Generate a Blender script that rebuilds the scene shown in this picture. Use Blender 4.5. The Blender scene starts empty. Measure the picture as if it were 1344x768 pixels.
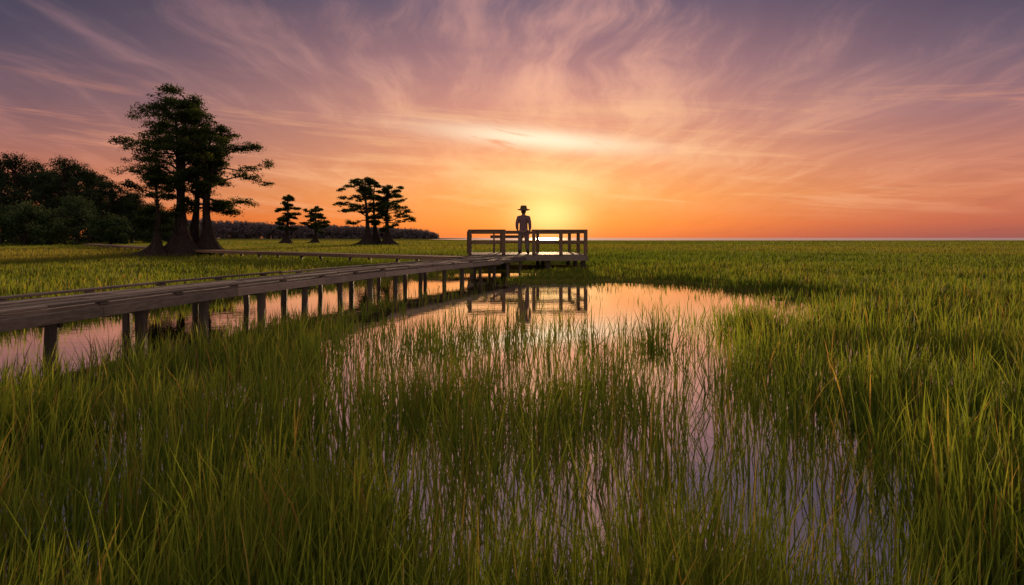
import bpy, bmesh, math, random
import numpy as np
from mathutils import Vector, Matrix, Euler
random.seed(4); np.random.seed(4)
S=bpy.context.scene
COL=S.collection
S.view_settings.view_transform='Standard'
S.view_settings.look='None'
S.view_settings.exposure=0
HC=1.25
SUN_AZ=math.radians(2.8); SUN_EL=math.radians(2.4)

def lin(c):
    return tuple(((v/255)/12.92 if v/255<=0.04045 else ((v/255+0.055)/1.055)**2.4) for v in c)
def sm(a,b,x):
    t=np.clip((x-a)/(b-a),0,1); return t*t*(3-2*t)
_tab=np.random.rand(256,256)
def vn(x,y):
    x=np.asarray(x,float); y=np.asarray(y,float)
    xi=np.floor(x).astype(int); yi=np.floor(y).astype(int)
    fx=x-xi; fy=y-yi; fx=fx*fx*(3-2*fx); fy=fy*fy*(3-2*fy)
    g=lambda a,b:_tab[a%256,b%256]
    return (g(xi,yi)*(1-fx)+g(xi+1,yi)*fx)*(1-fy)+(g(xi,yi+1)*(1-fx)+g(xi+1,yi+1)*fx)*fy
def fbm(x,y,o=3):
    s=0;a=.5;t=0
    for i in range(o):
        s=s+a*vn(x*2**i+17*i,y*2**i+31*i); t+=a; a*=.5
    return s/t

# ---------------------------------------------------------------- materials
class NT:
    def __init__(s,nt): s.nt=nt
    def n(s,t,**k):
        nd=s.nt.nodes.new(t)
        for a,b in k.items(): setattr(nd,a,b)
        return nd
    def l(s,a,b): s.nt.links.new(a,b)
    def m(s,op,a,b=None,c=None,clamp=False):
        nd=s.nt.nodes.new('ShaderNodeMath'); nd.operation=op; nd.use_clamp=clamp
        for i,v in enumerate((a,b,c)):
            if v is None: continue
            if isinstance(v,(int,float)): nd.inputs[i].default_value=v
            else: s.l(v,nd.inputs[i])
        return nd.outputs[0]
    def mix(s,f,a,b,mode='MIX'):
        nd=s.nt.nodes.new('ShaderNodeMix'); nd.data_type='RGBA'; nd.blend_type=mode
        for i,v in ((0,f),(6,a),(7,b)):
            if isinstance(v,(int,float)): nd.inputs[i].default_value=v
            elif isinstance(v,tuple): nd.inputs[i].default_value=(v[0],v[1],v[2],1)
            else: s.l(v,nd.inputs[i])
        return nd.outputs[2]
    def ramp(s,f,stops,interp='LINEAR'):
        nd=s.nt.nodes.new('ShaderNodeValToRGB'); cr=nd.color_ramp; cr.interpolation=interp
        while len(cr.elements)<len(stops): cr.elements.new(0.5)
        for e,(p,c) in zip(cr.elements,stops):
            e.position=p; e.color=(c[0],c[1],c[2],1)
        if isinstance(f,(int,float)): nd.inputs[0].default_value=f
        else: s.l(f,nd.inputs[0])
        return nd.outputs[0]
    def noise(s,vec,scale,detail=3,rough=.5,dist=0):
        nd=s.nt.nodes.new('ShaderNodeTexNoise'); nd.inputs['Scale'].default_value=scale
        nd.inputs['Detail'].default_value=detail; nd.inputs['Roughness'].default_value=rough
        nd.inputs['Distortion'].default_value=dist
        if vec is not None: s.l(vec,nd.inputs['Vector'])
        return nd.outputs['Fac']
    def mapping(s,vec,scale=(1,1,1),rot=(0,0,0),loc=(0,0,0)):
        nd=s.nt.nodes.new('ShaderNodeMapping')
        nd.inputs['Scale'].default_value=scale; nd.inputs['Rotation'].default_value=rot; nd.inputs['Location'].default_value=loc
        s.l(vec,nd.inputs['Vector']); return nd.outputs[0]
    def attr(s,name):
        nd=s.nt.nodes.new('ShaderNodeAttribute'); nd.attribute_name=name; return nd.outputs['Fac']
    def mr(s,v,a,b,c=0,d=1):
        n_=s.n('ShaderNodeMapRange',interpolation_type='SMOOTHSTEP'); s.l(v,n_.inputs[0])
        for i_,q_ in enumerate((a,b,c,d)): n_.inputs[i_+1].default_value=q_
        return n_.outputs[0]

def newmat(name):
    m=bpy.data.materials.new(name); m.use_nodes=True; nt=m.node_tree; nt.nodes.clear()
    T=NT(nt); out=T.n('ShaderNodeOutputMaterial'); return m,T,out

def foliage_mat(name,stops,trans=0.45,tip=None,rough=.55,tgain=1.6,spec=.2):
    m,T,out=newmat(name)
    c=T.ramp(T.attr('rnd'),stops)
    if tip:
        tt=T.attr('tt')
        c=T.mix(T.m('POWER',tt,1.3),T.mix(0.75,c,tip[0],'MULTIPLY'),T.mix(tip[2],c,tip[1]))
    if spec>0:
        p=T.n('ShaderNodeBsdfPrincipled'); T.l(c,p.inputs['Base Color']); p.inputs['Roughness'].default_value=rough
        p.inputs['Specular IOR Level'].default_value=spec
    else:
        p=T.n('ShaderNodeBsdfDiffuse'); T.l(c,p.inputs['Color'])
    tr=T.n('ShaderNodeBsdfTranslucent')
    g=T.mix(1.0,c,(tgain,tgain,tgain*.7),'MULTIPLY'); T.l(g,tr.inputs['Color'])
    ms=T.n('ShaderNodeMixShader'); ms.inputs[0].default_value=trans
    T.l(p.outputs[0],ms.inputs[1]); T.l(tr.outputs[0],ms.inputs[2]); T.l(ms.outputs[0],out.inputs[0])
    return m

def wood_mat(name,a,b,scale=1.0):
    m,T,out=newmat(name)
    tc=T.n('ShaderNodeTexCoord').outputs['Object']
    v=T.mapping(tc,scale=(22*scale,2.2*scale,22*scale))
    n1=T.noise(v,1.5,5,.7,.6)
    n2=T.noise(tc,2.3,4,.6)
    r=T.attr('rnd')
    f=T.m('ADD',T.m('MULTIPLY',n1,.6),T.m('ADD',T.m('MULTIPLY',n2,.35),T.m('MULTIPLY',r,.40)))
    c=T.ramp(f,[(.35,a),(.64,tuple((x+y)/2.3 for x,y in zip(a,b))),(.98,b)])
    p=T.n('ShaderNodeBsdfPrincipled'); T.l(c,p.inputs['Base Color']); p.inputs['Roughness'].default_value=.7
    p.inputs['Specular IOR Level'].default_value=.25
    bp=T.n('ShaderNodeBump'); bp.inputs['Strength'].default_value=.9; bp.inputs['Distance'].default_value=.02
    T.l(n1,bp.inputs['Height']); T.l(bp.outputs[0],p.inputs['Normal'])
    T.l(p.outputs[0],out.inputs[0]); return m

def bark_mat(name,a,b):
    m,T,out=newmat(name)
    tc=T.n('ShaderNodeTexCoord').outputs['Object']
    v=T.mapping(tc,scale=(5,5,.7))
    n1=T.noise(v,1.6,5,.65,.4)
    c=T.ramp(n1,[(.3,a),(.7,b)])
    p=T.n('ShaderNodeBsdfPrincipled'); T.l(c,p.inputs['Base Color']); p.inputs['Roughness'].default_value=.9; p.inputs['Specular IOR Level'].default_value=.1
    bp=T.n('ShaderNodeBump'); bp.inputs['Strength'].default_value=1.0; bp.inputs['Distance'].default_value=.10
    T.l(n1,bp.inputs['Height']); T.l(bp.outputs[0],p.inputs['Normal'])
    T.l(p.outputs[0],out.inputs[0]); return m

def cloth_mat(name,a,b,sc=30,rough=.85):
    m,T,out=newmat(name)
    tc=T.n('ShaderNodeTexCoord').outputs['Object']
    c=T.mix(T.noise(tc,sc,3),a,b)
    p=T.n('ShaderNodeBsdfPrincipled'); T.l(c,p.inputs['Base Color']); p.inputs['Roughness'].default_value=rough
    p.inputs['Specular IOR Level'].default_value=.15
    T.l(p.outputs[0],out.inputs[0]); return m

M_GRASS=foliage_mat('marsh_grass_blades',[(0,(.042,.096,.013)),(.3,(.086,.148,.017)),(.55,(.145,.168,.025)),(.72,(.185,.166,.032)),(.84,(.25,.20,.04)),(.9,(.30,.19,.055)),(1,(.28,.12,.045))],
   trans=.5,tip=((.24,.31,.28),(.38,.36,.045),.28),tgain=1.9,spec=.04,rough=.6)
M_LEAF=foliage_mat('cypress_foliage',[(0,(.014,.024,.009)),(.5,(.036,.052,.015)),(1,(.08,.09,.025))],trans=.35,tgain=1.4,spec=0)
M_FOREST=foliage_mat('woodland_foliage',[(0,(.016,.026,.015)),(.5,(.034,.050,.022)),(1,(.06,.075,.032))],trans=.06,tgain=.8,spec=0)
M_SHRUB=foliage_mat('shrub_foliage',[(0,(.025,.045,.018)),(.5,(.055,.082,.03)),(1,(.10,.12,.045))],trans=.06,tgain=.8,spec=0)
M_HAZE=foliage_mat('haze_tinted_distant_foliage',[(0,(.18,.14,.15)),(1,(.20,.155,.165))],trans=.35,tgain=.9,spec=0)  # aerial haze painted in: foliage colour paled to look far off
M_BARK=bark_mat('cypress_bark',(.012,.009,.007),(.06,.040,.030))
M_WOOD=wood_mat('weathered_wood',(.045,.033,.025),(.36,.27,.195))
M_RAIL=wood_mat('dark_railing_wood',(.06,.032,.020),(.28,.16,.09))
M_POST=wood_mat('wet_post_wood',(.025,.019,.014),(.14,.10,.065))

# ---------------------------------------------------------------- object helpers
def meta(o,label=None,cat=None,kind=None,group=None):
    if label: o['label']=label
    if cat: o['category']=cat
    if kind: o['kind']=kind
    if group: o['group']=group
def mesh_obj(name,verts,faces,mat,parent=None,smooth=False,attrs=None):
    me=bpy.data.meshes.new(name)
    me.from_pydata([tuple(v) for v in verts],[],faces)
    if smooth: me.polygons.foreach_set('use_smooth',[True]*len(me.polygons))
    if attrs:
        for k,(dom,val) in attrs.items():
            a=me.attributes.new(k,'FLOAT',dom); a.data.foreach_set('value',np.asarray(val,dtype=np.float32))
    me.materials.append(mat); me.update()
    o=bpy.data.objects.new(name,me); COL.objects.link(o)
    if parent: o.parent=parent
    return o
def empty(name,loc):
    o=bpy.data.objects.new(name,None); o.location=loc; o.empty_display_size=.3; COL.objects.link(o); return o

class Boxes:
    def __init__(s): s.v=[];s.f=[];s.r=[]
    def add(s,p0,p1,w,h,up=Vector((0,0,1)),bev=.006,rnd=None):
        p0=Vector(p0);p1=Vector(p1); d=(p1-p0).normalized()
        if abs(d.dot(up))>.95: up=Vector((0,1,0))
        sd=d.cross(up).normalized(); u=sd.cross(d).normalized()
        b=min(bev,w*.2,h*.2)
        prof=[(-w/2+b,-h/2),(w/2-b,-h/2),(w/2,-h/2+b),(w/2,h/2-b),(w/2-b,h/2),(-w/2+b,h/2),(-w/2,h/2-b),(-w/2,-h/2+b)]
        i0=len(s.v)
        for p in (p0,p1):
            for a,c in prof: s.v.append(p+sd*a+u*c)
        n=8; nf=0
        for i in range(n):
            s.f.append((i0+i,i0+(i+1)%n,i0+n+(i+1)%n,i0+n+i)); nf+=1
        s.f.append(tuple(i0+i for i in reversed(range(n)))); s.f.append(tuple(i0+n+i for i in range(n))); nf+=2
        s.r+= [random.random() if rnd is None else rnd]*nf
    def obj(s,name,mat,parent,origin=(0,0,0)):
        o=parent.location if parent else Vector((0,0,0))
        return mesh_obj(name,[v-o for v in s.v],s.f,mat,parent,attrs={'rnd':('FACE',s.r)})

# ---------------------------------------------------------------- layout functions
BY=np.array([-3,2.5,5.9,9.5,14.6,19.2,24.9]); BX=np.array([-5.0,-4.80,-4.48,-3.92,-2.75,-1.25,0.62])
ys=np.linspace(-3,24.9,200)
bx=np.interp(ys,BY,BX)
for _ in range(12):
    bx[1:-1]=(bx[:-2]+bx[1:-1]*2+bx[2:])/4
def bedge(Y): return np.interp(Y,ys,bx)
BW=1.3
LY=np.array([0,1.5,2.45,3.5,5,7,9,10,12,15,17,18.5,19.5]); LX=np.array([.1,-.1,-.35,-.65,-1.0,-1.7,-2.4,-2.3,-2.0,-1.8,-1.5,-.8,1.3]); RX=np.array([.9,1.3,1.5,1.8,2.0,2.5,3.2,4.1,5.6,5.9,5.3,3.9,1.8])
def fields(X,Y):
    n=fbm(X*.9,Y*.9,3)-.5
    n3=fbm(X*1.6+20,Y*.8+3,3)-.5
    L=np.interp(Y,LY,LX); R=np.interp(Y,LY,RX)
    s=np.minimum(X-L,R-X)+n*1.0+n3*3.0*sm(4,9,Y)
    s=np.where((Y>19.5)|(Y<0),-3,s)
    pond=sm(-.35,.4,s)
    c=vn(X*1.5+3,Y*1.5+9)*.5+vn(X*4.6,Y*4.6)*.5
    thr=np.interp(Y,[0,3,5,7,8.5,10,20],[.45,.47,.52,.56,.58,.64,.78])
    dp=np.interp(Y,[0,6,8.5,10,14,20],[.10,.08,.08,.07,.05,.03])+sm(thr,thr+.10,c)*np.interp(Y,[0,4,6,9,20],[.58,.58,.55,.45,.32])
    ch=np.exp(-((X-(1.2+.02*(Y-3)))/.38)**2)*(1-sm(5.0,7.5,Y))
    dp=dp*(1-.84*ch)
    dout=np.interp(Y,[0,6,9,12],[.38,.52,.78,1])*(.28+.72*sm(.36,.54,fbm(X*1.3+5,Y*1.3,2)))
    dout=dout*(1-.8*ch)
    dout=np.where(Y>12,np.maximum(dout,.8),dout)
    D=dout*(1-pond)+dp*pond
    e=bedge(Y); dx=X-e
    lim=np.interp(Y,[0,5,7,9,14],[-.3,-.05,.45,.6,.8])
    cl=sm(-3.2,-2.4,dx+n*1.0)*(1-sm(lim,lim+.5,dx+n*1.1))
    cl=np.where((Y<25)&(Y>-3),cl,0)*np.interp(Y,[0,15,22,25],[1,1,.6,.0])
    D=D*(1-.88*cl)
    bank=sm(.1,.5,dx)*(1-sm(1.6,2.4,dx))*(1-sm(4.8,6.2,Y))
    D=np.maximum(D,.48*bank)
    under=(dx<.12)&(dx>-BW-.12)&(Y<25)
    D=np.where(under,0,D)
    wet=np.maximum(pond,cl)
    pf=(X>-1.9)&(X<2.9)&(Y>24.6)&(Y<29.6)
    D=np.where(pf,0,D)
    return D,wet
def coast(X):
    return np.where(X<-60,1500,290+30*vn(X*.02,X*0)+np.clip(-X,0,60)*3)
def groundz(X,Y):
    D,wet=fields(X,Y)
    base=-.06+.12*sm(5,12,Y)*1.0+.06*sm(15,60,Y)
    base=base+(fbm(X*.7,Y*.7,3)-.5)*.06
    z=base*(1-wet)+(-.3)*wet
    c=coast(X)
    z=np.where(Y>c-25,z-(.6)*sm(c-25,c+5,Y),z)
    return z

# ---------------------------------------------------------------- ground
N=460
a=np.arcsinh(7000/3.0)
xs=3*np.sinh(np.linspace(-a,a,N)); 
y0=-np.arcsinh(60/3.0); yy=3*np.sinh(np.linspace(y0-0,a,N))+8
GX,GY=np.meshgrid(xs,yy); 
GZ=groundz(GX,GY)
verts=np.stack([GX,GY,GZ],-1).reshape(-1,3)
i=np.arange(N*N).reshape(N,N)
q=np.stack([i[:-1,:-1],i[:-1,1:],i[1:,1:],i[1:,:-1]],-1).reshape(-1,4)
me=bpy.data.meshes.new('ground'); me.vertices.add(N*N); me.vertices.foreach_set('co',verts.ravel())
me.loops.add(q.size); me.loops.foreach_set('vertex_index',q.ravel().astype(np.int32))
me.polygons.add(len(q)); me.polygons.foreach_set('loop_start',np.arange(0,q.size,4,dtype=np.int32))
try: me.polygons.foreach_set('loop_total',np.full(len(q),4,dtype=np.int32))
except Exception: pass
me.update(calc_edges=True); me.polygons.foreach_set('use_smooth',[True]*len(q))
veg=(sm(8,22,GY)*(1-fields(GX,GY)[1])).ravel()
at=me.attributes.new('veg','FLOAT','POINT'); at.data.foreach_set('value',veg.astype(np.float32))
m,T,out=newmat('marsh_soil')
tc=T.n('ShaderNodeTexCoord').outputs['Object']
big=T.noise(T.mapping(tc,scale=(.012,.03,1)),1.0,4,.6); mid=T.noise(T.mapping(tc,scale=(.25,.6,1)),1.0,5,.65)
mud=T.mix(T.noise(tc,5,4),(.012,.010,.007),(.035,.027,.018))
gr=T.ramp(T.m('ADD',T.m('MULTIPLY',big,.6),T.m('MULTIPLY',mid,.4)),[(.3,(.08,.10,.016)),(.5,(.14,.13,.022)),(.7,(.22,.17,.035))])
c=T.mix(T.attr('veg'),mud,gr)
p=T.n('ShaderNodeBsdfDiffuse'); T.l(c,p.inputs['Color'])
bp=T.n('ShaderNodeBump'); bp.inputs['Strength'].default_value=1; bp.inputs['Distance'].default_value=.25
T.l(T.noise(tc,2.5,6,.7),bp.inputs['Height']); T.l(bp.outputs[0],p.inputs['Normal']); T.l(p.outputs[0],out.inputs[0])
me.materials.append(m); o=bpy.data.objects.new('ground',me); COL.objects.link(o); meta(o,kind='structure')

# ---------------------------------------------------------------- water
m,T,out=newmat('still_water')
tc=T.n('ShaderNodeTexCoord').outputs['Object']
sp=T.n('ShaderNodeSeparateXYZ'); T.l(tc,sp.inputs[0])
n=T.m('ADD',T.m('MULTIPLY',T.noise(T.mapping(tc,scale=(1,1.6,1)),3.0,3,.5),.6),T.m('MULTIPLY',T.noise(tc,14,2),.16))
bp=T.n('ShaderNodeBump'); bp.inputs['Strength'].default_value=.3; bp.inputs['Distance'].default_value=.006; T.l(n,bp.inputs['Height'])
gl=T.n('ShaderNodeBsdfGlossy'); gl.inputs['Color'].default_value=(1,.94,.89,1); T.l(bp.outputs[0],gl.inputs['Normal'])
T.l(T.mr(sp.outputs[1],60,280,.022,.30),gl.inputs['Roughness'])
df=T.n('ShaderNodeBsdfDiffuse'); df.inputs['Color'].default_value=(.024,.017,.012,1)
lw=T.n('ShaderNodeLayerWeight'); lw.inputs['Blend'].default_value=.5
f=T.m('MULTIPLY_ADD',lw.outputs['Facing'],.52,.46,clamp=True)
ms=T.n('ShaderNodeMixShader'); T.l(f,ms.inputs[0]); T.l(df.outputs[0],ms.inputs[1]); T.l(gl.outputs[0],ms.inputs[2]); T.l(ms.outputs[0],out.inputs[0])
o=mesh_obj('water',[(-7000,-60,0),(7000,-60,0),(7000,7000,0),(-7000,7000,0)],[(0,1,2,3)],m); meta(o,kind='structure')

# ---------------------------------------------------------------- grass
def make_grass():
    Y=np.exp(np.random.uniform(np.log(1.45),np.log(250),36000)); U=np.random.uniform(-.93,.93,Y.size); X=U*Y
    D,wet=fields(X,Y)
    keep=np.random.rand(Y.size)<D
    keep&=(Y<coast(X)-25)
    X=X[keep];Y=Y[keep];wet=wet[keep]
    nb=np.where(Y<9,np.where(wet>.5,8,11),np.where(Y<30,np.where(wet>.5,7,13),14))
    nb=np.maximum(2,(nb*np.random.uniform(.3,1.6,Y.size)).astype(int))
    idx=np.repeat(np.arange(Y.size),nb); n=idx.size
    ty=Y[idx]; tx=X[idx]
    spread=np.interp(ty,[1,6,20,60,230],[.06,.10,.5,2.2,8.0])*np.random.uniform(.2,1.4,n)
    spread=np.where((wet[idx]>.5)&(ty>8),spread*.4,spread)
    ang=np.random.uniform(0,2*np.pi,n)
    px=tx+np.cos(ang)*spread; py=ty+np.sin(ang)*spread
    ok=~((px-bedge(py)<.08)&(px-bedge(py)>-BW-.08)&(py<25))
    ok&=~((px>-1.75)&(px<2.85)&(py>24.9)&(py<29.4))
    idx=idx[ok];ty=ty[ok];px=px[ok];py=py[ok];ang=ang[ok];tx=tx[ok]; n=idx.size
    pz=groundz(px,py)-.02
    patch=fbm(px*.35,py*.2+40,3)
    wt=wet[idx]
    far=sm(10,35,ty)
    th=np.random.uniform(.72,1.16,Y.size)[idx]
    hh=np.interp(ty,[1,3,6,10,20,40,230],[.43,.46,.44,.38,.33,.32,.30])*th*(np.random.uniform(.42,1.18,n)*(1-far)+far*np.random.uniform(.8,1.0,n))*(.75+.5*patch)
    hh*=np.where((tx>1.8)&(ty>3)&(ty<10),1.12,1)
    hh*=np.where((tx<bedge(ty)+2.6)&(tx>bedge(ty))&(ty>4.5)&(ty<10),.82,1)
    hh*=1-.35*wt*sm(8,11,ty)
    hh*=1-.35*((tx>-2)&(tx<4)&(ty>17.5)&(ty<25))
    hh*=1-.25*((tx<bedge(ty)-BW)&(ty<40))
    hh=hh-np.minimum(pz,0)
    w=np.random.uniform(.0040,.0110,n)*np.interp(ty,[0,3,6,10,30,100,240],[1,1.05,1.35,1.8,3.0,5.0,7.5])
    lean=np.random.uniform(0,.20,n)*hh; curve=np.random.rand(n)**2.5*.34*hh
    bent=np.random.rand(n)<.06; curve=np.where(bent,.7*hh,curve)
    la=ang+np.random.normal(0,.9,n)
    dx=np.cos(la)+.12; dy=np.sin(la)
    fa=np.random.uniform(0,2*np.pi,n); wx=np.cos(fa)*w; wy=np.sin(fa)*w
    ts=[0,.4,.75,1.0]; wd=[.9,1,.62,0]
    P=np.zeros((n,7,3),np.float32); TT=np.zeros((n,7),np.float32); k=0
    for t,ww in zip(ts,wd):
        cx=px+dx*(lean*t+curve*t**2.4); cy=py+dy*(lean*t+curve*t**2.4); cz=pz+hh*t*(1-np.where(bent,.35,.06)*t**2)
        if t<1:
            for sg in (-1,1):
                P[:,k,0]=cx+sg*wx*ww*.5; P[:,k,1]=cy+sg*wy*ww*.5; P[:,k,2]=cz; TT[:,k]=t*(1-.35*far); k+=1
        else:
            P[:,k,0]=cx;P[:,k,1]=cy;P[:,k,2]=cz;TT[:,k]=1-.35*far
    big_=fbm(px*.03+9,py*.06,3)
    rnd=np.clip(.08+.8*(patch-.2)*np.random.uniform(.3,1.5,n)*(1-.6*far)+np.random.normal(0,.15,n)*(1-.8*far)+(.38-.06*sm(60,200,ty))*far+far*1.1*(big_-.5)+.12*far*(tx<0),0,.84)
    rnd=np.where(np.random.rand(n)<.07*(1-far*.95),np.random.uniform(.86,1,n),rnd)
    pat=np.array([0,1,3,2, 2,3,5,4, 4,5,6],np.int32)
    loops=(np.arange(n,dtype=np.int32)[:,None]*7+pat[None]).ravel()
    starts=(np.arange(n,dtype=np.int32)[:,None]*11+np.array([0,4,8],np.int32)[None]).ravel()
    me=bpy.data.meshes.new('marsh_grass'); me.vertices.add(n*7); me.vertices.foreach_set('co',P.ravel())
    me.loops.add(loops.size); me.loops.foreach_set('vertex_index',loops)
    me.polygons.add(starts.size); me.polygons.foreach_set('loop_start',starts)
    try: me.polygons.foreach_set('loop_total',np.tile(np.array([4,4,3],np.int32),n))
    except Exception: pass
    me.update(calc_edges=True)
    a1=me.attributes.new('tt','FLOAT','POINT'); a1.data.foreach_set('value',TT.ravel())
    a2=me.attributes.new('rnd','FLOAT','POINT'); a2.data.foreach_set('value',np.repeat(rnd,7).astype(np.float32))
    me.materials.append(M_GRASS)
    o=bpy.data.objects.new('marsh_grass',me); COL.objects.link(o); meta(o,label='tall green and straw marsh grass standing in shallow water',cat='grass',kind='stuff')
make_grass()

# ---------------------------------------------------------------- boardwalk
DZ=.55
def curve_pt(Y,off):
    e=float(bedge(Y)); sl=(float(bedge(Y+.2))-float(bedge(Y-.2)))/.4
    t=Vector((sl,1,0)).normalized(); nrm=Vector((-t.y,t.x,0))
    return Vector((e,Y,0))+nrm*off
bw=empty('boardwalk',(-3.0,12,0)); meta(bw,label='long weathered grey wooden boardwalk on posts over shallow water',cat='boardwalk')
O=bw.location
B=Boxes()
nb=8; pw=(BW-.04)/nb
Yb=list(np.arange(-2.8,24.7,.62))
for j in range(nb):
    seg=[0]
    while seg[-1]<len(Yb)-1: seg.append(min(len(Yb)-1,seg[-1]+random.choice([2,3,4,5])))
    for s0,s1 in zip(seg[:-1],seg[1:]):
        r=random.random(); dz=random.uniform(-.016,.016); do=random.uniform(-.008,.008)
        for q0 in range(s0,s1):
            a=curve_pt(Yb[q0],.02+do+pw*(j+.5))+Vector((0,0,DZ-.02+dz)); b=curve_pt(Yb[q0+1],.02+do+pw*(j+.5))+Vector((0,0,DZ-.02+dz))
            if q0==s1-1: b=b-(b-a).normalized()*.02
            B.add(a,b,pw-.026,.04,rnd=r,bev=.007)
B.obj('deck',M_WOOD,bw,O)
for off,nm in ((-.028,'edge_beam'),(BW+.028,'edge_beam')):
    B=Boxes(); seg=4
    for q0 in range(len(Yb)-1):
        if q0%seg==0: r=random.random(); dz=random.uniform(-.022,.012); do=random.uniform(-.012,.012)
        a=curve_pt(Yb[q0],off+do)+Vector((0,0,DZ-.075+dz)); b=curve_pt(Yb[q0+1],off+do)+Vector((0,0,DZ-.075+dz))
        if q0%seg==seg-1: b=b-(b-a).normalized()*.015
        B.add(a,b,.04,.11,rnd=r,bev=.006)
    B.obj(nm,M_WOOD,bw,O)
for off in (.05,BW-.05):
    B=Boxes()
    for q0 in range(len(Yb)-1):
        if q0%5==0: r=random.random(); dz=random.uniform(-.003,.018); do=random.uniform(-.015,.015)
        a=curve_pt(Yb[q0],off+do)+Vector((0,0,DZ+.037+dz)); b=curve_pt(Yb[q0+1],off+do)+Vector((0,0,DZ+.037+dz))
        if q0%5==4: b=b-(b-a).normalized()*.02
        B.add(a,b,.075,.03,rnd=r,bev=.008)
        if q0%2==0: B.add(a-Vector((0,0,.034)),a+(b-a)*.2-Vector((0,0,.034)),.06,.03,rnd=r)
    B.obj('kerb_rail',M_WOOD,bw,O)
Yp=list(np.arange(-2.2,24.6,1.25))
for y in Yp:
    y2=y+random.uniform(-.06,.06)
    for off in (.08,BW-.08):
        p=curve_pt(y2,off); B=Boxes()
        tx,ty=random.uniform(-.04,.04),random.uniform(-.04,.04)
        w_=random.uniform(.085,.11)
        B.add(p+Vector((tx,ty,-.6)),p+Vector((0,0,DZ-.05)),w_,w_,bev=.02)
        B.obj('post',M_POST,bw,O)
    B=Boxes(); a=curve_pt(y2,.03)+Vector((0,.08,DZ-.14)); b=curve_pt(y2,BW-.03)+Vector((0,.08,DZ-.14))
    B.add(a,b,.035,.08); B.obj('cross_beam',M_POST,bw,O)

dw=empty('boardwalk',(-16,39,0)); meta(dw,label='narrow low wooden walkway crossing the meadow towards trees',cat='boardwalk')
O=dw.location
pts=[Vector((-2.0,27.2,0)),Vector((-7,31.5,0)),Vector((-16,39,0)),Vector((-30,56,0)),Vector((-52,84,0))]
B=Boxes();PB=[]
for a,b in zip(pts[:-1],pts[1:]):
    L=(b-a).length; n=max(1,int(L/3)); sd=(b-a).normalized().cross(Vector((0,0,1)))
    for k in range(n):
        p=a+(b-a)*k/n; q2=a+(b-a)*(k+1)/n
        for o_ in (-.5,-.17,.17,.5):
            B.add(p+sd*o_+Vector((0,0,DZ-.08)),q2+sd*o_+Vector((0,0,DZ-.08)),.3,.05)
        B.add(p+sd*.68+Vector((0,0,DZ-.12)),q2+sd*.68+Vector((0,0,DZ-.12)),.05,.15)
        B.add(p-sd*.68+Vector((0,0,DZ-.12)),q2-sd*.68+Vector((0,0,DZ-.12)),.05,.15)
        PB+= [p+sd*.55,p-sd*.55]
B.obj('deck',M_RAIL,dw,O)
for p in PB[:60]:
    b_=Boxes(); b_.add(p+Vector((0,0,-.4)),p+Vector((0,0,DZ-.11)),.13,.13); b_.obj('post',M_POST,dw,O)

# ---------------------------------------------------------------- viewing platform
PZ=.63
PO=Vector((.55,25.1,0)); RA=math.radians(3.5)
ex=Vector((math.cos(RA),math.sin(RA),0)); ey=Vector((-math.sin(RA),math.cos(RA),0))
def PL(u,v,z=0): return PO+ex*u+ey*v+Vector((0,0,z))
U0,U1,V1=-2.12,2.2,4.1
pf=empty('viewing_platform',PO); meta(pf,label='square wooden viewing platform with post and rail railings',cat='platform')
B=Boxes(); n=int(V1/.145)
for k in range(n):
    v=(k+.5)*V1/n; B.add(PL(U0,v,PZ-.02),PL(U1,v,PZ-.02),V1/n-.01,.04)
B.obj('deck',M_WOOD,pf,PO)
B=Boxes()
B.add(PL(U0,-.03,PZ-.13),PL(U1,-.03,PZ-.13),.05,.21); B.add(PL(U0,V1+.03,PZ-.13),PL(U1,V1+.03,PZ-.13),.05,.21)
B.add(PL(U0-.03,-.05,PZ-.135),PL(U0-.03,V1+.05,PZ-.135),.05,.2); B.add(PL(U1+.03,-.05,PZ-.135),PL(U1+.03,V1+.05,PZ-.135),.05,.2)
for u in (-1,0,1.1): B.add(PL(u,.02,PZ-.14),PL(u,V1-.02,PZ-.14),.08,.18)
B.obj('frame',M_WOOD,pf,PO)
RH=.9
def rail(u0,v0,u1,v1):
    B=Boxes(); d=(PL(u1,v1)-PL(u0,v0)).normalized()
    B.add(PL(u0,v0,PZ+RH)-d*.07,PL(u1,v1,PZ+RH)+d*.07,.16,.04)
    B.add(PL(u0,v0,PZ+RH-.075),PL(u1,v1,PZ+RH-.075),.04,.09)
    B.add(PL(u0,v0,PZ+.44),PL(u1,v1,PZ+.44),.04,.11)
    B.obj('railing',M_RAIL,pf,PO)
G1,G2=-.86,.25
rail(U0+.07,.02,G1,.02); rail(G2,.02,U1-.07,.02)
rail(U0+.07,V1-.06,U1-.07,V1-.06); rail(U0+.03,.06,U0+.03,V1-.1); rail(U1-.03,.06,U1-.03,V1-.1)
pp=[(U0+.03,.02),(G1,.02),(G2,.02),(1.25,.02),(U1-.03,.02),(U0+.03,V1-.06),(-.75,V1-.06),(.8,V1-.06),(U1-.03,V1-.06),(U0+.03,2.05),(U1-.03,2.05)]
for u,v in pp:
    dv=-.055 if v<.5 else (.055 if v>3 else 0); du=0 if dv else (-.055 if u<0 else .055)
    b_=Boxes(); b_.add(PL(u+du,v+dv,PZ+.003),PL(u+du,v+dv,PZ+RH-.0225),.13,.13,bev=.01); b_.obj('railing_post',M_RAIL,pf,PO)
for u in (U0+.1,-.7,.8,U1-.1):
    for v in (.12,V1/2,V1-.12):
        b_=Boxes(); b_.add(PL(u,v,-.6),PL(u,v,PZ-.045),.17,.17,bev=.02); b_.obj('support_post',M_POST,pf,PO)

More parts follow.
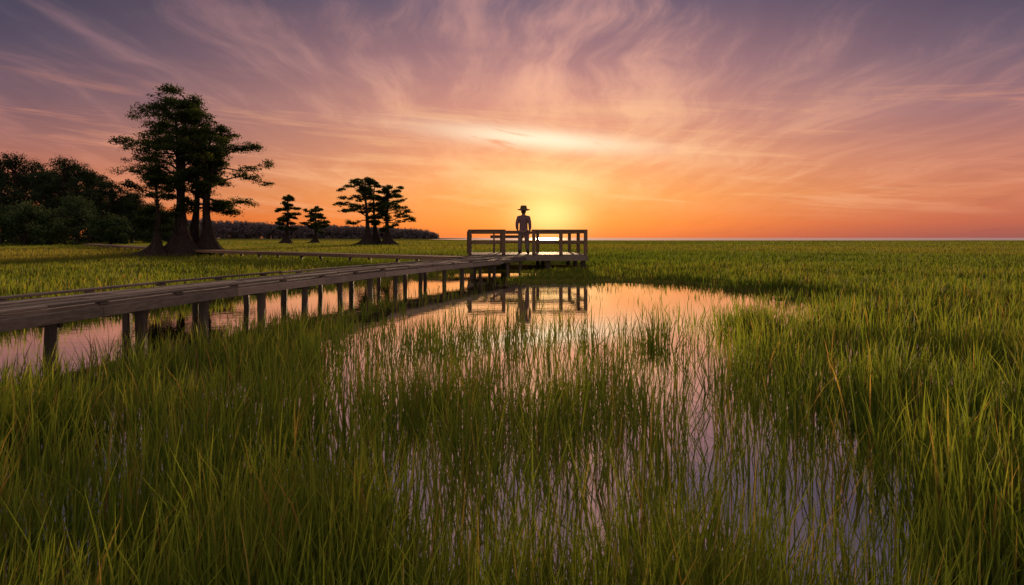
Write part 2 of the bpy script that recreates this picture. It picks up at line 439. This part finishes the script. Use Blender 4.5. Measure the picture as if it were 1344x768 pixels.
bo=PL(-.55,3.05,PZ); be=empty('bench',bo); meta(be,label='simple wooden bench standing on the platform deck',cat='bench')
B=Boxes()
for k in range(3): B.add(PL(-1.25,2.9+k*.15,PZ+.45),PL(.15,2.9+k*.15,PZ+.45),.135,.045)
B.obj('seat',M_RAIL,be,bo)
B=Boxes()
for z in (.66,.84): B.add(PL(-1.25,3.32,PZ+z),PL(.15,3.32,PZ+z),.03,.12)
B.obj('backrest',M_RAIL,be,bo)
for u in (-1.1,0.0):
    for v,h in ((2.93,.425),(3.27,.9)):
        B=Boxes(); B.add(PL(u,v,PZ),PL(u,v,PZ+h),.07,.07); B.obj('leg',M_RAIL,be,bo)

# ---------------------------------------------------------------- person
def skin_mesh(verts,edges,radii,root=0,sub=2):
    me=bpy.data.meshes.new('tmp'); me.from_pydata(verts,edges,[]); ob=bpy.data.objects.new('tmp',me); COL.objects.link(ob)
    md=ob.modifiers.new('s','SKIN'); md.use_smooth_shade=True
    if not me.skin_vertices: 
        return None
    sv=me.skin_vertices[0].data
    for i_,r in enumerate(radii):
        sv[i_].radius=(r,r) if isinstance(r,(int,float)) else r
        sv[i_].use_root=(i_==root)
    s2=ob.modifiers.new('u','SUBSURF'); s2.levels=sub; s2.render_levels=sub
    dg=bpy.context.evaluated_depsgraph_get(); dg.update()
    r=bpy.data.meshes.new_from_object(ob.evaluated_get(dg)); bpy.data.objects.remove(ob); return r
def fuse(meshes,name,voxel):
    bm=bmesh.new()
    for m_ in meshes: bm.from_mesh(m_)
    me=bpy.data.meshes.new(name); bm.to_mesh(me); bm.free()
    ob=bpy.data.objects.new(name,me); COL.objects.link(ob)
    if voxel:
        r=ob.modifiers.new('r','REMESH'); r.mode='VOXEL'; r.voxel_size=voxel; r.use_smooth_shade=True
        s_=ob.modifiers.new('sm','SMOOTH'); s_.iterations=2; s_.factor=.5
    dg=bpy.context.evaluated_depsgraph_get(); dg.update()
    r=bpy.data.meshes.new_from_object(ob.evaluated_get(dg)); bpy.data.objects.remove(ob); r.name=name
    r.polygons.foreach_set('use_smooth',[True]*len(r.polygons)); return r
def ellip(c,rad,seg=24):
    bm=bmesh.new(); bmesh.ops.create_uvsphere(bm,u_segments=seg,v_segments=seg//2,radius=1)
    for v in bm.verts: v.co=Vector((v.co.x*rad[0]+c[0],v.co.y*rad[1]+c[1],v.co.z*rad[2]+c[2]))
    me=bpy.data.meshes.new('e'); bm.to_mesh(me); bm.free(); return me
SK=cloth_mat('skin',(.26,.15,.11),(.32,.18,.13),20,.6)
SHIRT=cloth_mat('shirt_cloth',(.10,.06,.06),(.24,.13,.13),7)
PANTS=cloth_mat('trouser_cloth',(.11,.08,.07),(.20,.145,.125),9)
HATM=cloth_mat('hat_straw',(.06,.035,.022),(.10,.062,.04),40); BOOT=cloth_mat('boot_leather',(.03,.02,.015),(.05,.035,.025),30); HAIRM=cloth_mat('hair_fibre',(.03,.02,.015),(.06,.04,.03),60)
def person(loc,rot):
    parts=[]
    AX=.222
    V=[(0,0,.95),(0,.0,1.12),(0,.0,1.30),(0,-.01,1.42),(0,-.005,1.50),(0,.01,1.56)]; E=[(0,1),(1,2),(2,3),(3,4),(4,5)]
    R=[(.14,.10),(.125,.09),(.145,.10),(.10,.075),.062,.062]
    for s in (-1,1):
        b=len(V)
        V+=[(s*.170,-.01,1.40),(s*.212,-.04,1.26),(s*.235,-.06,1.12),(s*.234,.0,.99),(s*AX,.045,.88),(s*AX,.06,.83)]
        E+=[(3,b),(b,b+1),(b+1,b+2),(b+2,b+3),(b+3,b+4),(b+4,b+5)]; R+=[.062,.05,.042,.038,.027,(.022,.036)]
        b=len(V)
        st_=.03*s
        V+=[(s*.095,0,.86),(s*.115,.01,.68),(s*.125,.015+st_,.50),(s*.135,-.01+st_,.32),(s*.14,-.02+st_,.10),(s*.16,.09+st_,.05),(s*.175,.16+st_,.035)]
        E+=[(0,b)]+[(b+k,b+k+1) for k in range(6)]; R+=[.088,.078,.056,.055,.038,.042,.032]
    m1=skin_mesh(V,E,R)
    if m1: parts.append(m1)
    for s in (-1,1):
        for k,(dy,L) in enumerate(((.034,.07),(.012,.08),(-.010,.073),(-.031,.058))):
            x=s*AX; y=.063+dy; z=.81
            f=skin_mesh([(x,y,z+.02),(x,y+.002,z-.02),(x-s*.006,y+.006,z-.02-L*.4),(x-s*.02,y+.008,z-.02-L*.75),(x-s*.032,y+.006,z-.02-L)],[(0,1),(1,2),(2,3),(3,4)],[.0095,.0095,.009,.008,.007],0,1)
            if f: parts.append(f)
        f=skin_mesh([(s*(AX-.003),.075,.84),(s*(AX-.011),.105,.815),(s*(AX-.018),.118,.785),(s*(AX-.025),.12,.76)],[(0,1),(1,2),(2,3)],[.013,.012,.010,.008],0,1)
        if f: parts.append(f)
    parts.append(ellip((0,.015,1.645),(.08,.098,.118)))
    parts.append(ellip((0,.055,1.585),(.052,.05,.045)))
    parts.append(ellip((0,.117,1.625),(.012,.018,.024),12))
    parts.append(ellip((0,.10,1.59),(.024,.012,.009),12))
    for s in (-1,1):
        parts.append(ellip((s*.083,.01,1.635),(.010,.020,.032),12)); parts.append(ellip((s*.03,.10,1.655),(.012,.01,.009),12))
    me=fuse(parts,'person',.009); me.materials.append(SK)
    body=bpy.data.objects.new('person',me); COL.objects.link(body); body.location=loc; body.rotation_euler=(0,0,rot); body.scale=(1.05,1.04,1.0)
    meta(body,label='person in wide-brimmed hat and shirt standing on the platform, back turned',cat='person')
    def part(name,me,mat):
        me.materials.append(mat); o=bpy.data.objects.new(name,me); COL.objects.link(o); o.parent=body; return o
    V=[(0,0,.88),(0,0,1.02),(0,0,1.15),(0,0,1.30),(0,-.01,1.43),(0,-.005,1.49)]; E=[(k,k+1) for k in range(5)]
    R=[(.185,.14),(.165,.125),(.165,.12),(.188,.13),(.135,.10),(.08,.078)]
    for s in (-1,1):
        b=len(V); V+=[(s*.180,-.01,1.395),(s*.218,-.04,1.26),(s*.240,-.06,1.12),(s*.239,.0,.99),(s*(AX+.003),.035,.91)]
        E+=[(4,b)]+[(b+k,b+k+1) for k in range(4)]; R+=[.088,.076,.064,.056,.047]
    sh=skin_mesh(V,E,R); 
    if sh: part('shirt',fuse([sh],'shirt',.009),SHIRT)
    V=[(0,0,.95)]; E=[]; R=[(.165,.125)]
    for s in (-1,1):
        st_=.03*s
        b=len(V); V+=[(s*.09,0,.85),(s*.112,.01,.68),(s*.125,.012+st_,.50),(s*.133,-.01+st_,.30),(s*.14,-.018+st_,.10)]
        E+=[(0,b)]+[(b+k,b+k+1) for k in range(4)]; R+=[.118,.104,.09,.084,.08]
    tr=skin_mesh(V,E,R)
    if tr: part('trousers',fuse([tr],'trousers',.009),PANTS)
    for s in (-1,1):
        st_=.03*s
        bt=skin_mesh([(s*.14,-.02+st_,.17),(s*.14,-.025+st_,.07),(s*.142,-.055+st_,.045),(s*.158,.08+st_,.045),(s*.174,.17+st_,.035)],[(0,1),(1,2),(1,3),(3,4)],[.05,.055,.05,.055,.042],1,2)
        if bt:
            for v in bt.vertices: v.co.z=max(v.co.z,.0)
            part('boot',bt,BOOT)
    bm=bmesh.new(); bmesh.ops.create_uvsphere(bm,u_segments=24,v_segments=16,radius=1)
    for v in bm.verts:
        v.co=Vector((v.co.x*.092,v.co.y*.103,v.co.z*.13))+Vector((0,-.004,1.645))
    bmesh.ops.delete(bm,geom=[f for f in bm.faces if f.calc_center_median().y>.03 and f.calc_center_median().z<1.70],context='FACES')
    hm=bpy.data.meshes.new('hair'); bm.to_mesh(hm); bm.free(); part('hair',hm,HAIRM)
    prof=[(.0,1.870),(.07,1.870),(.108,1.85),(.122,1.79),(.130,1.735),(.16,1.718),(.20,1.700),(.240,1.680),(.236,1.664),(.19,1.684),(.12,1.700),(.09,1.70)]
    n=40; V=[];F=[]
    for r,z in prof:
        for k in range(n):
            t=2*math.pi*k/n; x=r*math.cos(t)*.98; y=r*math.sin(t)*1.02
            zz=z+(abs(math.cos(t))**2*.035*max(0,(r-.1)/.14)) - (.022 if (r<.08 and abs(math.cos(t))<.7) else 0)
            V.append((x,y+.01,zz))
    for j in range(len(prof)-1):
        for k in range(n): F.append((j*n+k,j*n+(k+1)%n,(j+1)*n+(k+1)%n,(j+1)*n+k))
    o=mesh_obj('hat',V,F,HATM,body,smooth=True)
pl=PL(-.02,1.35,PZ); person(pl,math.radians(-8))

# ---------------------------------------------------------------- trees
flute_n=7
def tube(V,F,pts,rad,n=8,flute=None):
    i0=len(V); m_=len(pts)
    for k,(p,r) in enumerate(zip(pts,rad)):
        d=(pts[min(k+1,m_-1)]-pts[max(k-1,0)]).normalized()
        a=d.cross(Vector((0,1,0)) if abs(d.y)<.9 else Vector((1,0,0))).normalized(); b=d.cross(a).normalized()
        for j in range(n):
            t=2*math.pi*j/n; rr=r
            if flute: rr=r*(1+flute[k]*(math.cos(t*flute_n+1.3*math.sin(t*2))+.5*math.sin(t*3+p.x)))
            V.append(p+a*math.cos(t)*rr+b*math.sin(t)*rr)
    for k in range(m_-1):
        for j in range(n):
            F.append((i0+k*n+j,i0+k*n+(j+1)%n,i0+(k+1)*n+(j+1)%n,i0+(k+1)*n+j))
    F.append(tuple(i0+(m_-1)*n+j for j in range(n)))
def leaves_mesh(name,pads,per,size,mat,parent,flat=.28,asp=.38):
    C=np.array([[p[0].x,p[0].y,p[0].z] for p in pads]); Rr=np.array([p[1] for p in pads])
    cnt=np.maximum(4,(per*(Rr/Rr.mean())**1.6).astype(int))
    idx=np.repeat(np.arange(len(pads)),cnt); n=idx.size
    g=np.random.normal(0,.45,(n,3)); g[:,2]*=flat
    g[:,2]+=-.12*(g[:,0]**2+g[:,1]**2)
    P=C[idx]+g*Rr[idx][:,None]
    sz=size*np.random.uniform(.45,1.3,n)
    d1=np.random.normal(0,1,(n,3)); d1[:,2]*=.8; d1/=np.linalg.norm(d1,axis=1)[:,None]
    d2=np.random.normal(0,1,(n,3)); d2=np.cross(d1,d2); d2/=np.linalg.norm(d2,axis=1)[:,None]
    a=d1*sz[:,None]; b=d2*(sz*asp)[:,None]
    V=np.stack([P-a,P+b,P+a,P-b],1).astype(np.float32)
    me=bpy.data.meshes.new(name); me.vertices.add(n*4); me.vertices.foreach_set('co',V.ravel())
    me.loops.add(n*4); me.loops.foreach_set('vertex_index',np.arange(n*4,dtype=np.int32))
    me.polygons.add(n); me.polygons.foreach_set('loop_start',np.arange(0,n*4,4,dtype=np.int32))
    try: me.polygons.foreach_set('loop_total',np.full(n,4,dtype=np.int32))
    except Exception: pass
    me.update(calc_edges=True)
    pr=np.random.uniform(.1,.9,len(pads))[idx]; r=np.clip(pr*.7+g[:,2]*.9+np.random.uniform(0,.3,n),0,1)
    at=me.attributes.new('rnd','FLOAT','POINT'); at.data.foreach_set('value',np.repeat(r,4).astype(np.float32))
    me.materials.append(mat); o=bpy.data.objects.new(name,me); COL.objects.link(o)
    if parent: o.parent=parent
    return o
def cypress(base,H,R,seed,label,group,start=.36,nl=26,rt=.2,flare=.75,fork=None,leaf=.12,per=60,bias=None,mat=M_LEAF,leanx=0,name='cypress_tree',padr=.9,skip=.33,rmax=.5):
    rs=random.Random(seed)
    e=empty(name,base); meta(e,label=label,cat='tree',group=group)
    V=[];F=[]; pads=[]
    def axis(h,k=0):
        return Vector((leanx*h*H+.12*math.sin(h*5+seed)*H*.14+k*max(0,h-.3)*H*.3,.1*math.sin(h*4+seed*2)*H*.1,h*H))
    ks=[0] if not fork else fork
    for ki,k in enumerate(ks):
        top=1.0-.08*ki
        hs=[0,.02,.05,.09,.14,.2,.3,.4,.5,.6,.7,.8,.9,top*.98] if ki==0 else [.27,.35,.45,.55,.65,.75,.85,top*.95]
        P=[axis(h,k) for h in hs]
        if ki==0: rad=[rt*(1+flare*2.9*math.exp(-h*13))*(1-h*.85) for h in hs]
        else: rad=[rt*.62*(1-(h-.27)*1.15) for h in hs]
        fl=[.26*math.exp(-h*7) for h in hs]
        tube(V,F,P,rad,28 if ki==0 else 8,fl)
        n=nl if ki==0 else int(nl*.7)
        for i_ in range(n):
            u=((i_+.5)/n)
            h=start+(top*.98-start)*(.12*u+.88*u**.85)
            az=i_*2.399+rs.uniform(-.5,.5)+seed
            hr=(h-start)/(1-start)
            pf=(.62+.65*math.sin(math.pi*min(1,.15+hr*.72)))*(1-.66*max(0,hr-.5)/.5)*.85
            L=R*pf*rs.choice([.4,.65,.85,1.0,1.1])*rs.uniform(.85,1.05)
            if bias: L*=1+bias*math.cos(az)
            p0=axis(h,k); d=Vector((math.cos(az),math.sin(az),0))
            rise=rs.uniform(.05,rmax)*(1 if h<.85 else 1.7)
            drop=rs.uniform(.0,.3)
            f_=lambda t: p0+d*L*t+Vector((0,0,rise*L*(t**.8)-drop*L*t*t+.06*L*math.sin(t*6+i_)))
            r0=max(.02,rt*.36*(1-h*.6)); tube(V,F,[f_(t) for t in (0,.25,.5,.75,1)],[r0,r0*.75,r0*.5,r0*.3,r0*.12],5)
            for t in (.42,.55,.68,.80,.9,1.0):
                p=f_(t)
                for sgn in (-1,0,1):
                    if rs.random()<skip: continue
                    sd=Vector((-d.y,d.x,0))*sgn*L*(.32*(1.15-t*.6))*rs.uniform(.4,1.2)
                    c=p+sd+d*rs.uniform(-.1,.15)*L*.3+Vector((0,0,rs.uniform(-.12,.28)*(R/3.5)))
                    if sgn: tube(V,F,[p,p+sd*.5+Vector((0,0,.05)),c],[r0*.3,r0*.2,r0*.08],4)
                    pads.append((c,rs.choice([.26,.38,.50,.66])*padr*(R/3.6)**.5))
    mesh_obj('trunk',V,F,M_BARK,e,smooth=True)
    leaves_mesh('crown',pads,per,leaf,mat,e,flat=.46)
    return e
GRP='bald cypresses standing in the marsh'
def gp(x,Y): return Vector(((x-672)/896*Y,Y,0.02))
cypress(gp(240,43),10.2,3.5,3,'tall bald cypress with flared buttressed base and layered crown',GRP,start=.40,nl=27,rt=.33,flare=1.5,fork=[0,-.34],bias=-.15,leaf=.078,per=76)
cypress(gp(272,43.8),8.2,3.0,8,'bald cypress with leaning trunk and spreading flat branches',GRP,start=.30,nl=20,rt=.30,flare=1.5,fork=[.1,.48],bias=.2,leaf=.078,per=76)
cypress(gp(256,44.6),9.3,2.3,18,'slim bald cypress between two wider cypresses',GRP,start=.54,nl=11,rt=.24,flare=1.9,leaf=.078,per=66)
cypress(gp(205,42),5.6,1.9,6,'slender bald cypress with sparse crown beside taller ones',GRP,start=.26,nl=15,rt=.2,flare=2.0,leaf=.078,per=66)
cypress(gp(377,122),8.8,2.9,11,'lone bald cypress with flat layered crown in the meadow',GRP,start=.26,nl=20,rt=.36,flare=1.3,leaf=.14,per=66,rmax=.35,padr=.78,skip=.28)
cypress(gp(414,135),7.1,3.1,12,'small lone bald cypress with rounded crown in the meadow',GRP,start=.28,nl=20,rt=.34,flare=1.3,leaf=.15,per=66,rmax=.35,padr=.78,skip=.28)
cypress(gp(481,100),9.6,3.9,13,'bald cypress with broad flat crown in a small clump',GRP,start=.32,nl=24,rt=.38,flare=1.4,leaf=.115,per=78,bias=-.35,rmax=.35,padr=.78,skip=.3)
cypress(gp(492,102),9.8,2.7,14,'slim bald cypress in the middle of a small clump',GRP,start=.42,nl=15,rt=.32,flare=1.4,leaf=.115,per=78,rmax=.35,padr=.78,skip=.3)
cypress(gp(509,101),8.8,3.8,15,'bald cypress with wide one-sided crown in a small clump',GRP,start=.26,nl=24,rt=.38,flare=1.4,leaf=.115,per=78,bias=.35,rmax=.35,padr=.78,skip=.3)

GW='woodland edge trees'
def wood_tree(x,Y,top,wpx,seed,label='dark rounded tree at the woodland edge',flat=.6,low=.12,mat=M_FOREST):
    H=(312-top)/896*Y+HC; R=wpx/896*Y/2
    rs=random.Random(seed); base=gp(x,Y)
    e=empty('woodland_tree',base); meta(e,label=label,cat='tree',group=GW)
    V=[];F=[];pads=[]
    P=[Vector((math.sin(h*4+seed)*.2,0,h*H*.92)) for h in (0,.2,.4,.6,.8,1)]
    tube(V,F,P,[.35,.28,.24,.18,.1,.04],8,[0]*6)
    lean=rs.uniform(-.5,.5); ex_=rs.uniform(.45,.8)
    for i_ in range(90):
        h=low+(1-low)*rs.random()**.7*.98; az=rs.uniform(0,6.28)
        hr=(h-low)/(1-low)
        pr=(math.sin(math.pi*min(1,.22+hr*.74)))**ex_*(.85+.3*vn(az*1.3+seed,hr*4))
        L=R*float(pr)*rs.uniform(.25,1.12); p=Vector((math.cos(az)*L+lean*hr,math.sin(az)*L,h*H+rs.uniform(-.4,.3)))
        p0=Vector((0,0,max(.1,h-.1)*H)); tube(V,F,[p0,(p0+p)/2+Vector((0,0,.2)),p],[.09,.06,.02],4)
        pads.append((p,rs.uniform(.4,1.25)*R/3.3))
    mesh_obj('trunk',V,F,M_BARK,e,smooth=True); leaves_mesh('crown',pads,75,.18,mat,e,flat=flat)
spec=[(-60,112,214,95),(-18,108,206,80),(20,110,202,66),(60,118,226,64),(84,114,208,60),(116,118,224,58),(148,122,240,54),(172,128,254,50),(-95,104,220,90),(42,125,212,60),(200,140,268,50),(132,130,230,54),(2,122,210,62),(222,150,280,44),(101,124,216,52),(68,128,216,54)]
for k,(x,Y,t,w) in enumerate(spec): wood_tree(x,Y,t,w,20+k)
for k,(x,Y,t,w) in enumerate([(32,92,268,62),(100,95,262,60),(-30,90,268,70),(62,98,285,50),(148,100,286,44)]): wood_tree(x,Y,t,w,50+k,label='low rounded shrubby tree before the woodland',low=.05,flat=.8,mat=M_SHRUB)
pads=[]
for k in range(1000):
    Y=random.uniform(125,210); x=random.uniform(-260,250) 
    top=np.interp(x,[-260,0,100,150,200,230,250],[208,218,228,248,272,290,302])
    H=(312-top)/896*Y*(.82+.26*float(vn(x*.11,0)))+HC
    p=gp(x,Y); p.z=random.uniform(.3,max(1,H*.95)); pads.append((p,random.uniform(1.0,2.2)))
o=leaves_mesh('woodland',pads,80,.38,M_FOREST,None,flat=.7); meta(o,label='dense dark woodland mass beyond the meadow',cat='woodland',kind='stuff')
pads=[]
for k in range(4200):
    Y=random.uniform(660,720); x=random.uniform(120,574)
    top=np.interp(x,[120,300,330,400,440,480,520,560,574],[286,290,293,297,297,299,301,304,309])
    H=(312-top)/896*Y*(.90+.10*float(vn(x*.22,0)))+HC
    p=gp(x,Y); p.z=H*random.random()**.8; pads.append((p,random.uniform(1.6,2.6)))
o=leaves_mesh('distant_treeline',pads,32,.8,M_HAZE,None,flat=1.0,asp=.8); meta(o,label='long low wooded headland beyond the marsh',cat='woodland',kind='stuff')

# ---------------------------------------------------------------- sky
W=bpy.data.worlds.new('World'); S.world=W; W.use_nodes=True; W.node_tree.nodes.clear()
T=NT(W.node_tree); out=T.n('ShaderNodeOutputWorld'); mr=T.mr
g=T.n('ShaderNodeTexCoord').outputs['Generated']
nrm=T.n('ShaderNodeVectorMath',operation='NORMALIZE'); T.l(g,nrm.inputs[0])
sep=T.n('ShaderNodeSeparateXYZ'); T.l(nrm.outputs[0],sep.inputs[0]); x,y,z=sep.outputs
az=T.m('SUBTRACT',T.m('ARCTAN2',x,y),SUN_AZ)
zc=T.m('MAXIMUM',z,0.0)
f=T.m('DIVIDE',zc,.7,clamp=True)
def st(l): return [(v/.7,lin(c)) for v,c in l]
cen=T.ramp(f,st([(0,(214,88,56)),(.02,(242,118,52)),(.06,(244,150,84)),(.12,(232,152,116)),(.18,(212,144,128)),(.24,(176,124,126)),(.32,(116,94,114)),(.42,(102,86,104)),(.7,(92,86,110))]))
rgt=T.ramp(f,st([(0,(138,86,88)),(.02,(176,94,84)),(.06,(196,114,94)),(.11,(174,110,104)),(.16,(136,98,112)),(.22,(88,80,104)),(.30,(54,58,86)),(.7,(70,72,100))]))
lft=T.ramp(f,st([(0,(210,102,48)),(.03,(202,104,58)),(.07,(180,100,78)),(.12,(142,94,96)),(.17,(104,80,96)),(.23,(66,64,88)),(.30,(48,53,76)),(.7,(66,68,96))]))
side=T.mix(T.m('MULTIPLY_ADD',az,2.5,.5,clamp=True),lft,rgt)
fc=T.m('EXPONENT',T.m('MULTIPLY',T.m('POWER',T.m('ABSOLUTE',T.m('DIVIDE',az,.44)),2.0),-1.0))
base=T.mix(fc,side,cen)
den=T.m('ADD',zc,.09)
cx=T.m('DIVIDE',x,den); cy=T.m('DIVIDE',y,den)
comb=T.n('ShaderNodeCombineXYZ'); T.l(cx,comb.inputs[0]); T.l(cy,comb.inputs[1])
nd=T.n('ShaderNodeTexNoise'); nd.inputs['Scale'].default_value=.5; nd.inputs['Detail'].default_value=3; T.l(comb.outputs[0],nd.inputs['Vector'])
wv=T.n('ShaderNodeVectorMath',operation='MULTIPLY_ADD'); T.l(nd.outputs['Color'],wv.inputs[0]); wv.inputs[1].default_value=(1.1,.7,0); T.l(comb.outputs[0],wv.inputs[2])
c1=T.noise(T.mapping(wv.outputs[0],rot=(0,0,math.radians(-52)),scale=(3.0,.50,1)),1.0,9,.66,.1)
c1b=T.noise(T.mapping(wv.outputs[0],rot=(0,0,math.radians(44)),scale=(2.4,.50,1),loc=(5,2,0)),1.0,9,.64,.1)
c2=T.noise(T.mapping(wv.outputs[0],scale=(.5,.6,1),loc=(3,1,0)),1.0,4,.55)
lr=mr(az,-.25,.10)
cs=T.m('ADD',T.m('MULTIPLY',c1,lr),T.m('MULTIPLY',c1b,T.m('SUBTRACT',1.0,lr)))
cl=T.m('ADD',T.m('MULTIPLY',cs,.58),T.m('MULTIPLY',c2,.42))
clm=mr(cl,.45,.64)
ccol=T.mix(fc,T.mix(mr(zc,.05,.25),lin((226,138,114)),lin((162,118,128))),T.mix(mr(zc,.05,.32),lin((255,198,142)),lin((240,172,154))))
k=T.m('MULTIPLY',clm,T.m('MULTIPLY',T.m('MULTIPLY',mr(zc,.02,.10),mr(zc,.42,.20,.45,1)),T.m('MULTIPLY_ADD',fc,.36,.42)))
sky=T.mix(k,base,ccol)
dk=mr(cl,.49,.38); sky=T.mix(T.m('MULTIPLY',dk,.22),sky,T.mix(1.0,sky,(.66,.62,.78),'MULTIPLY'))
comb2=T.n('ShaderNodeCombineXYZ'); T.l(T.m('MULTIPLY',az,3.2),comb2.inputs[0]); T.l(T.m('ADD',T.m('MULTIPLY',zc,42.0),T.m('MULTIPLY',az,3.0)),comb2.inputs[1])
s1=T.noise(comb2.outputs[0],1.0,8,.65,.4)
s1m=T.m('MULTIPLY',mr(s1,.49,.66),T.m('MULTIPLY',mr(zc,.015,.05),mr(zc,.24,.13)))
sky=T.mix(T.m('MULTIPLY',s1m,.48),sky,T.mix(fc,lin((226,140,114)),lin((255,202,146))))
def gauss(da,a0,dz,z0):
    q1=T.m('POWER',T.m('ABSOLUTE',T.m('DIVIDE',T.m('SUBTRACT',az,a0),da)),2.0); q2=T.m('POWER',T.m('ABSOLUTE',T.m('DIVIDE',T.m('SUBTRACT',zc,z0),dz)),2.0)
    return T.m('EXPONENT',T.m('MULTIPLY',T.m('ADD',q1,q2),-1.0))
comb3=T.n('ShaderNodeCombineXYZ'); T.l(T.m('MULTIPLY',az,7.0),comb3.inputs[0]); T.l(T.m('ADD',T.m('MULTIPLY',zc,70.0),T.m('MULTIPLY',az,14.0)),comb3.inputs[1])
s3=T.noise(comb3.outputs[0],1.0,7,.6,.5)
zt=T.m('ADD',zc,T.m('MULTIPLY',az,.09))
qa=T.m('POWER',T.m('ABSOLUTE',T.m('DIVIDE',T.m('ADD',az,.01),.14)),2.0); qb=T.m('POWER',T.m('ABSOLUTE',T.m('DIVIDE',T.m('SUBTRACT',zt,.142),.014)),2.0)
b1=T.m('MULTIPLY',T.m('EXPONENT',T.m('MULTIPLY',T.m('ADD',qa,qb),-1.0)),mr(s3,.28,.46))
g3=gauss(.28,0,.08,.06); sky=T.mix(T.m('MULTIPLY',g3,.32),sky,lin((255,176,100)))
sky=T.mix(b1,sky,lin((255,236,204)))
g1=gauss(.08,0,.018,.080); sky=T.mix(T.m('MULTIPLY',g1,T.m('MULTIPLY_ADD',s3,1.3,.05),clamp=True),sky,lin((255,222,156)))
g2=gauss(.048,.005,.032,.036); sky=T.mix(T.m('MULTIPLY',g2,.92),sky,tuple(v*1.05 for v in lin((255,226,144))))
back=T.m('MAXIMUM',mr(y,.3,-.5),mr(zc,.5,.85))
sky=T.mix(back,sky,lin((178,164,166)))  # added fill: unseen sky behind camera and overhead brightened to light the grass
ns=T.n('ShaderNodeTexSky',sky_type='NISHITA'); ns.sun_disc=False; ns.sun_elevation=SUN_EL; ns.sun_rotation=SUN_AZ
sky=T.mix(.008,sky,ns.outputs[0],'ADD')
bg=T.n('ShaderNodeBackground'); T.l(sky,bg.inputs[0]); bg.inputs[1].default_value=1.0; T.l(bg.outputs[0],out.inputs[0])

L=bpy.data.lights.new('sun','SUN'); L.energy=4.9; L.angle=math.radians(1.0); L.color=(1,.64,.34)
o=bpy.data.objects.new('sun',L); COL.objects.link(o)
sd=Vector((math.sin(SUN_AZ)*math.cos(SUN_EL),math.cos(SUN_AZ)*math.cos(SUN_EL),math.sin(SUN_EL)))
o.rotation_euler=(-sd).to_track_quat('-Z','Y').to_euler(); o.location=(0,40,10)

cam=bpy.data.cameras.new('camera'); cam.lens=24; cam.sensor_width=36; cam.shift_y=-72/1344; cam.clip_end=12000; cam.clip_start=.05
o=bpy.data.objects.new('camera',cam); o.location=(0,0,HC); o.rotation_euler=(math.radians(90),0,0); COL.objects.link(o); S.camera=o
